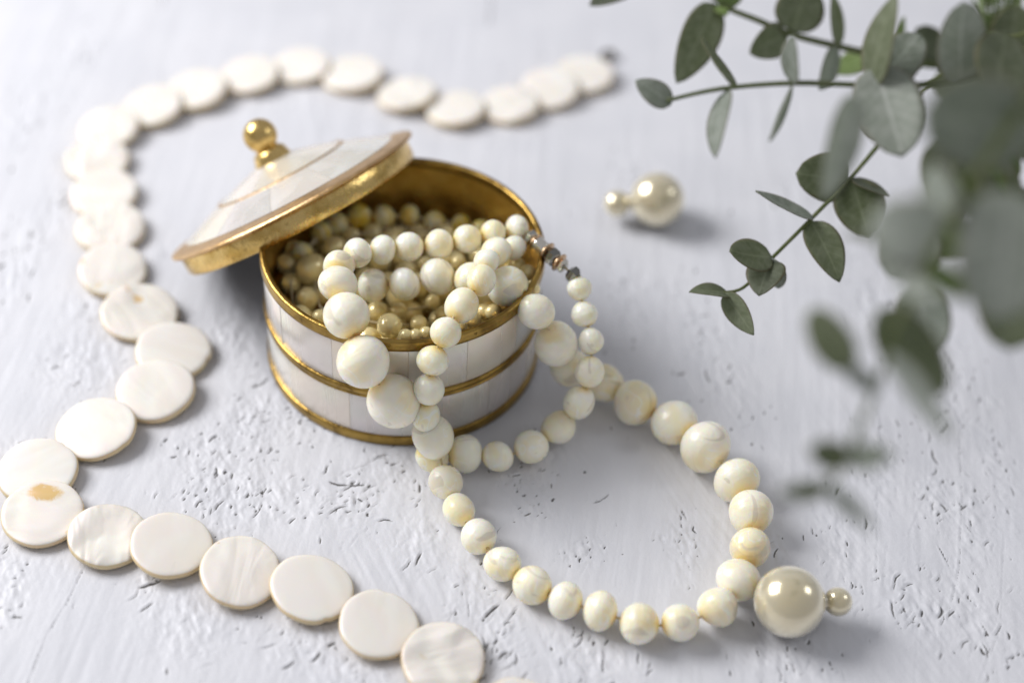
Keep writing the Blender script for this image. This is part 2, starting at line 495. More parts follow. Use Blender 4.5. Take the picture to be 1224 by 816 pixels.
def table():
    import numpy as np
    rng = np.random.default_rng(5)
    xs = np.concatenate([[-60, -40, -26], np.linspace(-17.5, 17.5, 1340), [26, 40, 60]])
    k = np.arange(720)
    dy = 0.028 + 0.036 * np.clip(k - 330, 0, None) / 390
    ys = -12.2 + np.concatenate([[0], np.cumsum(dy)])[:720]
    ys = np.concatenate([[-55, -35, -20], ys, [26, 40, 55]])
    ny, nx = len(ys), len(xs)
    def fnoise(lx, ly, ang=0.0, p=2.0):
        """smooth noise with correlation lengths lx, ly (grid steps)"""
        w = rng.standard_normal((ny, nx))
        fx = np.fft.rfftfreq(nx)[None, :]
        fy = np.fft.fftfreq(ny)[:, None]
        c, s = math.cos(ang), math.sin(ang)
        u, v = fx * c + fy * s, -fx * s + fy * c
        f = 1.0 / (1.0 + ((u * lx) ** 2 + (v * ly) ** 2) * 6) ** p
        o = np.fft.irfft2(np.fft.rfft2(w) * f, s=(ny, nx))
        return o / o.std()
    h = 0.0038 * fnoise(9, 80, 0.08) + 0.0024 * fnoise(4, 45, -0.12) + 0.0026 * fnoise(3, 34, 0.5) * np.clip(fnoise(60, 60), 0, 2) + 0.012 * fnoise(60, 90) + 0.0007 * fnoise(2, 3)
    wear = np.zeros((ny, nx))
    patch = np.zeros((ny, nx))
    def box(x0, x1, y0, y1):
        return np.searchsorted(ys, [y0, y1]), np.searchsorted(xs, [x0, x1])
    def dash(x, y, ang, ln, hw, amt):
        (j0, j1), (i0, i1) = box(x - ln - .1, x + ln + .1, y - ln - .1, y + ln + .1)
        if j1 - j0 < 2 or i1 - i0 < 2:
            return
        X, Y = np.meshgrid(xs[i0:i1] - x, ys[j0:j1] - y)
        c, s = math.cos(ang), math.sin(ang)
        u, v = X * c + Y * s, -X * s + Y * c
        v = v - rng.uniform(-.35, .35) * np.abs(u) - rng.uniform(-.9, .9) * u * u
        m = np.exp(-(v / hw) ** 2 - (np.abs(u) / (ln * .5)) ** 4) * amt
        wear[j0:j1, i0:i1] = np.maximum(wear[j0:j1, i0:i1], m)
    more = [(rng.uniform(-13, 13), rng.uniform(-11, 8), rng.uniform(.3, 1.2), rng.uniform(.3, 1.4), rng.integers(4, 22), rng.normal(70, 18), rng.uniform(.08, .2)) for _ in range(30)]
    for (cx, cy, rx, ry, n, ang, ln) in CHIPS + more:
        (j0, j1), (i0, i1) = box(cx - 2.2 * rx, cx + 2.2 * rx, cy - 2.2 * ry, cy + 2.2 * ry)
        X, Y = np.meshgrid((xs[i0:i1] - cx) / rx, (ys[j0:j1] - cy) / ry)
        patch[j0:j1, i0:i1] = np.maximum(patch[j0:j1, i0:i1], np.exp(-(X * X + Y * Y) * 1.1))
        for _ in range(int(n * 1.5)):
            x, y = cx + rng.normal(0, .78) * rx, cy + rng.normal(0, .78) * ry
            dash(x, y, math.radians(ang + rng.normal(0, 20)), min(.5, ln * rng.lognormal(-.12, .65)), rng.uniform(.010, .022) * rng.choice([.8, 1, 1, 1.35]), rng.choice([rng.uniform(.1, .4), rng.uniform(.35, 1.4)]))
    for _ in range(260):
        dash(rng.uniform(-16, 16), rng.uniform(-12, 16), math.radians(rng.normal(75, 35)), rng.uniform(.04, .2), rng.uniform(.013, .026), rng.uniform(.3, 1.1))
    # shallow pits that keep their paint
    dark = wear.copy()
    wear[:] = 0
    for _ in range(2600):
        dash(rng.uniform(-16, 16), rng.uniform(-12, 14), math.radians(rng.normal(70, 30)), rng.uniform(.03, .26), rng.uniform(.012, .03), rng.uniform(.1, .45))
    shallow = wear.copy()
    wear[:] = dark
    for pts, amt in HAIRLINES:
        for (x0, y0), (x1, y1) in zip(pts[:-1], pts[1:]):
            n = max(2, int(math.hypot(x1 - x0, y1 - y0) / .10))
            for q in range(n):
                t_ = q / n
                dash(x0 + (x1 - x0) * t_ + rng.normal(0, .004), y0 + (y1 - y0) * t_, math.atan2(y1 - y0, x1 - x0), .22, .010, amt * rng.uniform(.4, 1))
    h += patch * (0.0095 * fnoise(4, 7, 0.5) + 0.006 * fnoise(2, 4, 0.4)) - 0.022 * wear - 0.010 * shallow * np.clip(0.35 + fnoise(70, 70), 0, 1.4)
    # lifted paint beside each chip
    lift = np.roll(np.roll(wear, 2, 0), -2, 1) * (1 - wear)
    h += 0.014 * lift
    edge = np.ones((ny, nx))
    edge[:4, :] = edge[-4:, :] = 0
    edge[:, :4] = edge[:, -4:] = 0
    h = h * edge - 0.012
    co = np.empty((ny, nx, 3))
    co[..., 0], co[..., 1], co[..., 2] = xs[None, :] * S, ys[:, None] * S, h * S
    idx = np.arange(ny * nx).reshape(ny, nx)
    quads = np.stack([idx[:-1, :-1], idx[:-1, 1:], idx[1:, 1:], idx[1:, :-1]], -1).reshape(-1, 4)
    me = bpy.data.meshes.new('table_top')
    # slab sides and underside
    nv = ny * nx
    low = np.array([[-60, -55, -2], [60, -55, -2], [60, 55, -2], [-60, 55, -2]]) * S
    tops = [0, nx - 1, nv - 1, nv - nx]
    rings = [list(idx[0, :]), list(idx[:, -1]), list(idx[-1, ::-1]), list(idx[::-1, 0])]
    extra = [[nv + (e + 1) % 4, nv + e] [::-1] + [int(v) for v in r[::-1]] for e, r in enumerate(rings)] + [[nv + 3, nv + 2, nv + 1, nv]]
    me.vertices.add(nv + 4)
    me.vertices.foreach_set('co', np.concatenate([co.reshape(-1, 3), low]).ravel().astype(np.float32))
    loops = np.concatenate([quads.ravel(), np.concatenate([np.array(e) for e in extra])]).astype(np.int32)
    starts = list(range(0, len(quads) * 4, 4))
    pos = len(quads) * 4
    for e in extra:
        starts.append(pos)
        pos += len(e)
    me.loops.add(len(loops))
    me.loops.foreach_set('vertex_index', loops)
    me.polygons.add(len(starts))
    me.polygons.foreach_set('loop_start', np.array(starts, dtype=np.int32))
    me.polygons.foreach_set('use_smooth', np.concatenate([np.ones(len(quads), bool), np.zeros(len(extra), bool)]))
    at = me.attributes.new('paint_loss', 'FLOAT', 'POINT')
    at.data.foreach_set('value', np.concatenate([wear.ravel(), np.zeros(4)]).astype(np.float32))
    me.update(calc_edges=True)
    me.validate()
    o = link('table_top', me, M['table'])
    o['kind'] = 'structure'
    o['label'] = 'white painted table top with brushed, chipped plaster-like paint'
table()

# ------------------------------------------------------------------ trinket box
BOX = (-2.824, -0.442, 0)
def trinket_box():
    t = thing('trinket_box', 'round open trinket box with mother-of-pearl panels and brass bands, full of beads', 'trinket box', BOX)
    # brass inner cup: floor and inside wall
    cup = [(0.02, 0.10), (3.38, 0.10), (3.40, 3.30), (3.345, 3.30), (3.345, 0.42), (3.25, 0.30), (0.02, 0.30)]
    crisp(link('inner_cup', mesh('inner_cup', *lathe(cup)), M['inner_brass'], t), 50)
    crisp(link('base_band', mesh('base_band', *lathe(round_rect(3.385, 3.50, 0.0, 0.31, 0.05))), M['brass'], t), 60)
    crisp(link('middle_band', mesh('middle_band', *lathe(
        [(3.385, 1.57), (3.47, 1.57), (3.485, 1.60), (3.485, 1.63), (3.46, 1.655), (3.46, 1.68), (3.495, 1.69), (3.51, 1.72), (3.51, 1.80), (3.495, 1.835), (3.46, 1.85), (3.385, 1.85)])), M['brass'], t), 60)
    crisp(link('rim_band', mesh('rim_band', *lathe(
        [(3.405, 3.22), (3.49, 3.22), (3.515, 3.245), (3.51, 3.32), (3.50, 3.40), (3.505, 3.47), (3.485, 3.515), (3.44, 3.53), (3.38, 3.52), (3.345, 3.48), (3.345, 3.312), (3.405, 3.312)])), M['brass'], t), 60)
    # shell inlay in two rows; seams at the angles where the photograph shows them
    rnd = random.Random(3)
    rows = [(1.855, 3.215, [217, 246, 277, 301, 327, 352, 19, 47, 73, 100, 128, 155, 186]),
            (0.315, 1.565, [222, 253, 283, 312, 338, 5, 33, 60, 92, 121, 150, 176, 199])]
    for z0, z1, seams in rows:
        core = [(3.385, z0 + 0.005), (3.446, z0 + 0.005), (3.446, z1 - 0.005), (3.385, z1 - 0.005)]
        link('backing', mesh('backing', *lathe(core)), M['joint'], t)
        for k, s in enumerate(seams):
            e = seams[(k + 1) % len(seams)]
            if e < s:
                e += 360
            off = rnd.uniform(-0.006, 0.006)
            prof = round_rect(3.42, 3.455 + off, z0 + 0.012, z1 - 0.012, 0.008)
            o = link('shell_panel', mesh('shell_panel', *segment(prof, math.radians(s + 0.10), math.radians(e - 0.10), 10)), M['panel'], t)
            crisp(o, 30)
trinket_box()

# ------------------------------------------------------------------ lid
def box_lid():
    t = thing('box_lid', 'domed mother-of-pearl lid with brass ball knob leaning against the open box', 'lid', (-5.975, 2.340, 2.580))
    n = Vector((-0.497, 0.408, 0.766)).normalized()
    t.rotation_euler = n.to_track_quat('Z', 'Y').to_euler()
    crisp(link('flange', mesh('flange', *lathe(
        [(2.90, 0.02), (3.42, -0.04), (3.50, -0.02), (3.52, 0.02), (3.50, 0.06), (3.42, 0.085), (3.02, 0.165), (2.90, 0.16)])), M['copper'], t), 50)
    crisp(link('skirt', mesh('skirt', *lathe(
        [(3.20, 0.0), (3.30, -0.03), (3.33, -0.12), (3.315, -0.50), (3.28, -0.55), (3.22, -0.53), (3.20, -0.48)])), M['bright_brass'], t), 50)
    crisp(link('inner_dome', mesh('inner_dome', *lathe(
        [(3.10, 0.06), (1.78, 0.56), (0.30, 0.98), (0.30, 0.92), (1.75, 0.50), (3.10, 0.0)])), M['inner_brass'], t), 30)
    crisp(link('divider_ring', mesh('divider_ring', *lathe(
        [(1.80, 0.585), (1.86, 0.62), (1.80, 0.675), (1.73, 0.665), (1.72, 0.60)])), M['copper'], t), 60)
    rnd = random.Random(11)
    outer = [(3.0, 0.10), (3.015, 0.175), (2.45, 0.405), (1.835, 0.635), (1.80, 0.575), (2.47, 0.33)]
    inner = [(1.745, 0.59), (1.755, 0.665), (1.10, 0.88), (0.45, 1.055), (0.42, 0.96), (1.08, 0.80)]
    link('backing', fix_normals(mesh('backing', *lathe([(3.0, 0.11), (3.01, 0.163), (2.45, 0.393), (1.83, 0.622), (1.80, 0.58)]))), M['joint'], t)
    link('backing', fix_normals(mesh('backing', *lathe([(1.745, 0.60), (1.75, 0.653), (1.10, 0.868), (0.45, 1.043), (0.42, 0.97), (1.08, 0.81)]))), M['joint'], t)
    for prof, cnt, off in ((outer, 11, 14), (inner, 6, 30)):
        for k in range(cnt):
            a0 = math.radians(off + 360 * k / cnt + 0.12)
            a1 = math.radians(off + 360 * (k + 1) / cnt - 0.12)
            crisp(link('shell_panel', mesh('shell_panel', *segment(prof, a0, a1, 9)), M['panel'], t), 30)
    k = [(0.0, 0.93), (0.52, 0.95), (0.53, 1.03), (0.49, 1.10), (0.46, 1.20), (0.43, 1.29), (0.35, 1.36), (0.29, 1.39)]
    for i in range(0, 13):
        a = math.radians(-48 + 138 * i / 12)
        k.append((0.445 * math.cos(a) + 0.0005, 1.75 + 0.445 * math.sin(a)))
    crisp(link('knob', mesh('knob', *lathe(k, 40, False)), M['bright_brass'], t), 45)
box_lid()

# ------------------------------------------------------------------ bead strings
BEADS = [sphere_mesh('bead', 28, 18, 0.125, s, True, fl) for s, fl in ((1, .96), (2, .92), (3, 1.0), (4, .94), (5, .98), (6, .90), (7, .97), (8, 1.0), (9, .95), (10, .93), (11, .99), (12, .96))]
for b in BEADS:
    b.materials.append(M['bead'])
SEEDS = [sphere_mesh('pearl', 20, 14, 0.05, 20 + s, True, fl) for s, fl in ((1, 1.0), (2, 1.12), (3, .95))]
for b in SEEDS:
    b.materials.append(M['seed'])

def string_beads(parent, pts, meshes, name='bead', seed=0, touch=False):
    rnd = random.Random(seed)
    n = len(pts)
    for i, (x, y, z, r) in enumerate(pts):
        a = Vector(pts[max(i - 1, 0)][:3])
        b = Vector(pts[min(i + 1, n - 1)][:3])
        o = link(name, rnd.choice(meshes), None, parent)
        q = (b - a).to_track_quat('Z', 'Y') if (b - a).length > 1e-6 else Vector((0, 0, 1)).to_track_quat('Z', 'Y')
        q = q @ Matrix.Rotation(rnd.uniform(0, 6.28), 3, 'Z').to_quaternion() @ Matrix.Rotation(rnd.uniform(-.2, .2), 3, 'X').to_quaternion()
        o.rotation_mode = 'QUATERNION'
        o.rotation_quaternion = q
        o.location = (Vector((x, y, z)) - Vector(parent.location) / S) * S
        s = r * S * rnd.uniform(1.0, 1.05)
        d = [(Vector(pts[j][:3]) - Vector((x, y, z))).length * r / (r + pts[j][3]) for j in (i - 1, i + 1) if 0 <= j < n]
        o.scale = (s, s, s * (min(1.13, max(0.96, sum(d) / len(d) / r)) if d and touch else 1.0))

STRAND_LONG = [
    (-3.447,-1.511,3.067,0.406), (-2.679,-1.565,3.217,0.405), (-1.921,-1.254,3.244,0.448), (-1.079,-1.429,3.384,0.425),
    (-0.219,-1.728,3.502,0.482), (0.527,-2.313,3.238,0.439), (1.077,-2.355,2.257,0.507), (1.465,-2.080,1.247,0.456),
    (2.402,-1.899,0.583,0.463), (3.102,-2.506,0.571,0.521), (4.088,-3.094,0.549,0.557), (4.844,-3.975,0.643,0.638),
    (5.534,-4.928,0.544,0.559), (5.785,-5.900,0.603,0.529), (5.716,-6.910,0.511,0.501), (5.393,-7.873,0.501,0.510),
    (4.900,-8.664,0.505,0.465), (4.054,-9.111,0.438,0.444), (3.140,-9.200,0.438,0.443), (2.310,-8.916,0.436,0.436),
    (1.493,-8.684,0.417,0.419), (0.770,-8.266,0.416,0.423), (0.066,-7.692,0.410,0.418), (-0.545,-6.972,0.403,0.405),
    (-1.038,-6.199,0.412,0.401), (-1.389,-5.392,0.458,0.396), (-1.751,-4.625,1.203,0.516), (-2.686,-4.547,2.183,0.605),
    (-3.378,-4.441,3.364,0.594), (-3.861,-3.665,4.018,0.519), (-4.144,-2.769,4.137,0.429), (-4.207,-1.980,4.052,0.376),
    (-3.833,-1.349,3.930,0.381), (-3.269,-0.966,3.751,0.345), (-2.622,-0.755,3.701,0.357), (-1.920,-0.586,3.705,0.368),
    (-1.232,-0.368,3.757,0.348), (-0.608,-0.139,3.790,0.319), (-0.062,0.143,3.757,0.310),
]
STRAND_SHORT = [
    (1.540,-1.358,3.208,0.295), (1.714,-1.815,2.804,0.304), (1.901,-2.321,2.389,0.324), (1.917,-2.831,1.867,0.365),
    (1.711,-3.216,1.184,0.377), (1.249,-3.454,0.492,0.420), (0.596,-4.094,0.419,0.426), (-0.181,-4.429,0.388,0.394),
    (-0.970,-4.434,0.445,0.444), (-1.744,-4.628,0.470,0.382), (-1.938,-4.574,1.794,0.334), (-1.887,-4.410,2.539,0.370),
    (-1.815,-4.160,3.245,0.367), (-1.556,-3.806,3.834,0.365), (-1.247,-2.996,3.927,0.390), (-0.811,-2.284,4.111,0.335),
    (-0.729,-1.584,4.109,0.319), (-0.532,-0.961,3.905,0.344), (-0.092,-0.534,3.653,0.307),
]
CLASP = ((0.215,-0.116,3.780), (1.470,-1.214,3.420))

def lathe_along(name, a, b, profile, mat, parent, n=12, smooth=True):
    """profile of (radius, distance) turned about the line from a to b"""
    a, b = Vector(a), Vector(b)
    q = (b - a).to_track_quat('Z', 'Y')
    vs, fs = lathe(profile, n, False)
    vs = [tuple(a + q @ Vector(v)) for v in vs]
    return link(name, mesh(name, vs, fs, smooth), mat, parent)

def bead_necklace():
    t = thing('bead_necklace', 'cream shell bead necklace spilling out over the box rim into a loop on the table', 'necklace')
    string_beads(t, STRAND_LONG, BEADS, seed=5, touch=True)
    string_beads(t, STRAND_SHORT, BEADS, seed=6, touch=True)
    for s in (STRAND_LONG, STRAND_SHORT):
        link('thread', mesh('thread', *tube(spline([p[:3] for p in s], 4), 0.03, 6)), M['thread'], t)
    c0, c1 = Vector(CLASP[0]), Vector(CLASP[1])
    L = (c1 - c0).length
    d = (c1 - c0) / L
    def oct_bead(s, ln, r, name, mat):
        lathe_along(name, c0 + d * s, c1, [(0.02, 0), (r * .6, 0), (r, ln * .28), (r, ln * .72), (r * .6, ln), (0.02, ln)], mat, clasp, 6, False)
    def ring(s, r, mat):
        lathe_along('spacer_ring', c0 + d * s, c1, [(0.03, -.03), (r * .8, -.035), (r, -.01), (r, .02), (r * .8, .04), (0.03, .035)], mat, clasp, 14)
    clasp = lathe_along('clasp', c0 + d * 0.29, c1, [(0.02, 0), (0.16, 0), (0.19, .03), (0.17, .10), (0.19, .17), (0.17, .24), (0.19, .30), (0.16, .34), (0.02, .34)], M['steel'], t, 18)
    oct_bead(0.00, 0.24, 0.20, 'crystal_bead', M['crystal'])
    ring(0.27, 0.22, M['rose'])
    ring(0.66, 0.26, M['rose'])
    oct_bead(0.70, 0.36, 0.23, 'crystal_bead', M['dark_crystal'])
    ring(1.09, 0.25, M['rose'])
    oct_bead(1.13, 0.18, 0.19, 'crystal_bead', M['steel'])
    oct_bead(L - 0.26, 0.26, 0.22, 'crystal_bead', M['dark_crystal'])
    pa = Vector(STRAND_LONG[-1][:3])
    pb = Vector(STRAND_SHORT[0][:3])
    link('thread', mesh('thread', *tube([pa, c0, c1, pb], 0.03, 6)), M['thread'], t)
bead_necklace()

INNER_SHELL = [
    (-5.475,0.333,2.300,0.319), (-5.118,1.378,2.200,0.282), (-4.749,1.750,2.200,0.305), (-4.180,2.146,2.200,0.329),
    (-3.545,2.170,2.200,0.307), (-2.899,2.325,2.150,0.275), (-2.199,2.113,2.150,0.307), (-1.557,2.035,2.150,0.285),
    (-1.020,1.845,2.150,0.284),
]
INNER_PEARL = [
    (-4.680,0.641,2.350,0.277), (-5.174,-0.188,2.300,0.379), (-5.662,-0.433,2.000,0.253), (-5.152,-1.205,2.200,0.290),
    (-4.745,-1.949,2.300,0.184), (-4.354,1.483,2.000,0.261), (-3.805,1.668,2.000,0.262), (-3.251,1.583,2.000,0.262),
    (-4.783,0.876,2.000,0.302), (-5.794,0.236,2.050,0.298), (-5.691,0.619,2.150,0.278), (-4.794,-0.798,2.000,0.251),
    (-3.902,-1.434,2.200,0.268), (-3.378,-1.511,2.200,0.268), (-2.964,-2.574,2.750,0.301), (-2.541,-3.046,2.900,0.168),
    (-2.304,-3.026,2.900,0.169), (-2.074,-2.919,2.900,0.169), (-2.302,-2.055,2.400,0.204), (-2.030,-1.026,2.200,0.187),
    (-1.729,-1.459,2.200,0.206), (-2.845,-1.465,2.200,0.227), (-1.306,-2.456,2.800,0.201), (-1.018,-2.224,2.800,0.242),
    (-0.730,-1.932,2.800,0.203), (-0.526,-2.022,2.900,0.182), (-0.298,-1.703,2.900,0.223), (-0.048,-1.644,2.700,0.224),
    (-0.007,-0.401,3.000,0.228), (0.273,-0.690,3.000,0.237), (0.370,-1.517,3.250,0.223), (0.199,-1.833,3.250,0.222),
    (-1.841,0.054,2.600,0.210), (-1.481,0.022,2.600,0.210), (-2.323,0.029,2.500,0.190),
]
def box_contents():
    a = thing('bead_string', 'short string of small cream beads lying along the back wall inside the box', 'bead string', (BOX[0], BOX[1], 1.8))
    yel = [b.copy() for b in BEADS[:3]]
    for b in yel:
        b.materials[0] = M['brass_lit_bead']
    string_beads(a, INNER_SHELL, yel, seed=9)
    link('thread', mesh('thread', *tube([Vector(p[:3]) - Vector((BOX[0], BOX[1], 1.8)) for p in INNER_SHELL], 0.04, 6)), M['thread'], a)
    b = thing('pearl_string', 'long string of glossy golden pearls heaped in the shade at the bottom of the box', 'pearl string', (BOX[0], BOX[1], 1.5))
    rnd = random.Random(4)
    pts = list(INNER_PEARL)
    for zz, radii in ((1.7, (0.0, 0.62, 1.2, 1.8, 2.4, 3.0)), (2.2, (0.4, 1.0, 1.6, 2.2, 2.8))):
        for R in radii:
            n = max(1, int(2 * math.pi * R / 0.60))
            row = []
            for k in range(n):
                ang = 2 * math.pi * k / n + R * 2 + zz
                z = zz + rnd.uniform(-.1, .1)
                p = Vector((BOX[0] + R * math.cos(ang), BOX[1] + R * math.sin(ang), z))
                row.append(p - Vector((BOX[0], BOX[1], 1.5)))
                if any((p - Vector(q[:3])).length < 0.8 * (q[3] + 0.29) for q in list(INNER_PEARL) + list(INNER_SHELL) + list(STRAND_LONG) + list(STRAND_SHORT)):
                    continue
                pts.append((p.x, p.y, p.z, rnd.uniform(.24, .32)))
            if len(row) > 3:
                link('thread', mesh('thread', *tube(row, 0.03, 5)), M['thread'], b)
    string_beads(b, pts, SEEDS, 'pearl', seed=12)
box_contents()

# ------------------------------------------------------------------ disc necklace
def disc_mesh(seed):
    rnd = random.Random(seed)
    e1, p1, e2, p2 = rnd.uniform(0, .035), rnd.uniform(0, 6), rnd.uniform(0, .02), rnd.uniform(0, 6)
    nk, nw, nd = rnd.uniform(0, 6.28), rnd.uniform(.05, .12), rnd.choice([0, 0, .03, .05])
    prof = [(0.0, 0.150), (0.35, 0.148), (0.65, 0.141), (0.85, 0.129), (0.925, 0.118), (0.96, 0.100), (0.985, 0.07), (1.0, 0.02), (1.0, -0.04), (0.985, -0.09), (0.95, -0.12), (0.80, -0.13), (0.0, -0.13)]
    n = 56
    vs, fs = [], []
    for i in range(n):
        a = 2 * math.pi * i / n
        m = 1 + e1 * math.cos(2 * a + p1) + e2 * math.cos(3 * a + p2) + 0.006 * math.cos(7 * a + p2) - nd * math.exp(-((math.remainder(a - nk, 6.28318)) / nw) ** 2)
        for r, z in prof:
            vs.append((max(r, 0.004) * m * math.cos(a), max(r, 0.004) * m * math.sin(a), z))
    k = len(prof)
    for i in range(n):
        j = (i + 1) % n
        for p in range(k - 1):
            fs.append((i * k + p, j * k + p, j * k + p + 1, i * k + p + 1))
    me = fix_normals(mesh('shell_disc', vs, fs, True, 1.0))
    me.materials.append(M['disc'])
    return me

DISCS = [
    (1.731,12.026,0.916), (0.652,11.106,0.931), (-0.527,10.196,0.893), (-2.138,9.820,0.914),
    (-3.689,10.404,0.921), (-5.454,11.293,0.959), (-7.101,11.578,0.911), (-8.591,10.928,0.941),
    (-10.025,9.985,0.916), (-11.209,9.003,0.903), (-12.258,7.809,0.888), (-12.275,6.315,0.917),
    (-11.757,4.822,0.943), (-11.246,3.324,0.945), (-10.812,1.614,0.942), (-9.764,-0.015,0.982),
    (-8.642,-1.336,0.961), (-8.807,-2.790,0.958), (-9.977,-4.200,0.955), (-11.053,-5.620,0.951),
    (-10.619,-6.909,0.928), (-8.994,-7.436,0.919), (-7.502,-7.619,0.935), (-5.812,-8.267,0.943),
    (-4.162,-8.619,0.927), (-2.578,-9.473,0.902), (-1.097,-10.325,0.923), (0.636,-11.568,0.865),
]
DISC_END = (2.585,13.353,0.100)
def disc_necklace():
    t = thing('disc_necklace', 'necklace of flat round white shell discs curving along the left and back of the table', 'necklace')
    ms = [disc_mesh(s) for s in range(9)]
    rnd = random.Random(21)
    n = len(DISCS)
    cent = []
    for i, (x, y, r) in enumerate(DISCS):
        a = Vector((*DISCS[max(i - 1, 0)][:2], 0))
        b = Vector((*DISCS[min(i + 1, n - 1)][:2], 0))
        fwd = (b - a).normalized()
        side = Vector((-fwd.y, fwd.x, 0))
        tilt = 0.13 + rnd.uniform(-.02, .03)
        nrm = (Vector((0, 0, 1)) + fwd * tilt + side * rnd.uniform(-.05, .05)).normalized()
        r *= rnd.uniform(0.985, 1.01)
        o = link('shell_disc', ms[i * 4 % 9], None, t)
        z = 0.13 * r + r * tilt * 0.92
        q = nrm.to_track_quat('Z', 'Y') @ Matrix.Rotation(rnd.uniform(0, 6.28), 3, 'Z').to_quaternion()
        o.rotation_mode = 'QUATERNION'
        o.rotation_quaternion = q
        o.location = (x * S, y * S, z * S)
        o.scale = (r * S, r * S, r * S * rnd.uniform(.68, 1.0))
        if i == 20:                                   # the disc with the amber blotch, blotch turned to the back
            o.data = ms[i * 4 % 9].copy()
            o.data.materials[0] = M['amber_disc']
            o.rotation_quaternion = nrm.to_track_quat('Z', 'Y')
            o.rotation_quaternion = Matrix((Vector((1, 0, 0)), nrm.cross(Vector((1, 0, 0))).normalized(), nrm)).transposed().to_quaternion()
            o['label'] = 'shell disc with an amber blotch near its back edge'
        cent.append((x, y, z))
    e = Vector(DISC_END)
    pts = spline([(e.x, e.y, 0.12)] + cent, 3)
    link('cord', mesh('cord', *tube([p - Vector((0, 0, 0.05)) for p in pts], 0.022, 6)), M['thread'], t)
    # hook clasp at the far end
    p0 = Vector(cent[0])
    d = (Vector((e.x, e.y, 0.12)) - p0)
    d.z = 0
    d.normalize()
    s = Vector((-d.y, d.x, 0))
    st = p0 + d * 0.92
    st.z = 0.14
    hook = [st, st + d * .15, st + d * .32 + s * .10, st + d * .52 + s * .22, st + d * .74 + s * .16, st + d * .80 + s * -.02, st + d * .66 + s * -.10, st + d * .50 + s * -.04]
    link('clasp', mesh('clasp', *tube(spline(hook, 4), 0.07, 8)), M['dark_metal'], t)
    ring = [st + d * .05 + (d * math.cos(a) + s * math.sin(a)) * .13 for a in [2 * math.pi * k / 14 for k in range(15)]]
    link('jump_ring', mesh('jump_ring', *tube(ring, 0.035, 6, False)), M['dark_metal'], t)
disc_necklace()

# ------------------------------------------------------------------ pearl earrings
BALL = sphere_mesh('pearl', 56, 36, 0.006, 2)
BALL.materials.append(M['pearl'])
def earring(big, small, label):
    p, r = Vector(big[:3]), big[3]
    q, r2 = Vector(small[:3]), small[3]
    t = thing('pearl_earring', label, 'earring', (p.x, p.y, 0), 'pair of pearl earrings')
    base = Vector((p.x, p.y, 0))
    d = (q - p).normalized()
    for c, rad in ((p, r), (q, r2)):
        o = link('pearl', BALL, None, t)
        o.location = (c - base) * S
        o.scale = (rad * S,) * 3
        o.rotation_mode = 'QUATERNION'
        o.rotation_quaternion = d.to_track_quat('Z', 'Y')
    a = p + d * (r * 0.93) - base
    gap = (q - p).length - r - r2
    lathe_along('setting_cup', a, a + d, [(0.02, 0), (0.17, 0.02), (0.20, 0.05), (0.15, 0.10), (0.10, 0.13), (0.10, max(gap, 0.02) + 0.12), (0.15, max(gap, .02) + .16), (0.02, max(gap, .02) + .17)], M['steel'], t, 16)
earring(*((6.462,-8.611,0.797,0.797), (7.582,-8.424,0.660,0.326)), 'large glossy champagne pearl earring lying in focus at the end of the bead loop')
earring(*((3.837,5.321,0.777,0.777), (2.716,5.224,0.620,0.378)), 'blurred champagne pearl earring lying alone on the table behind the box')

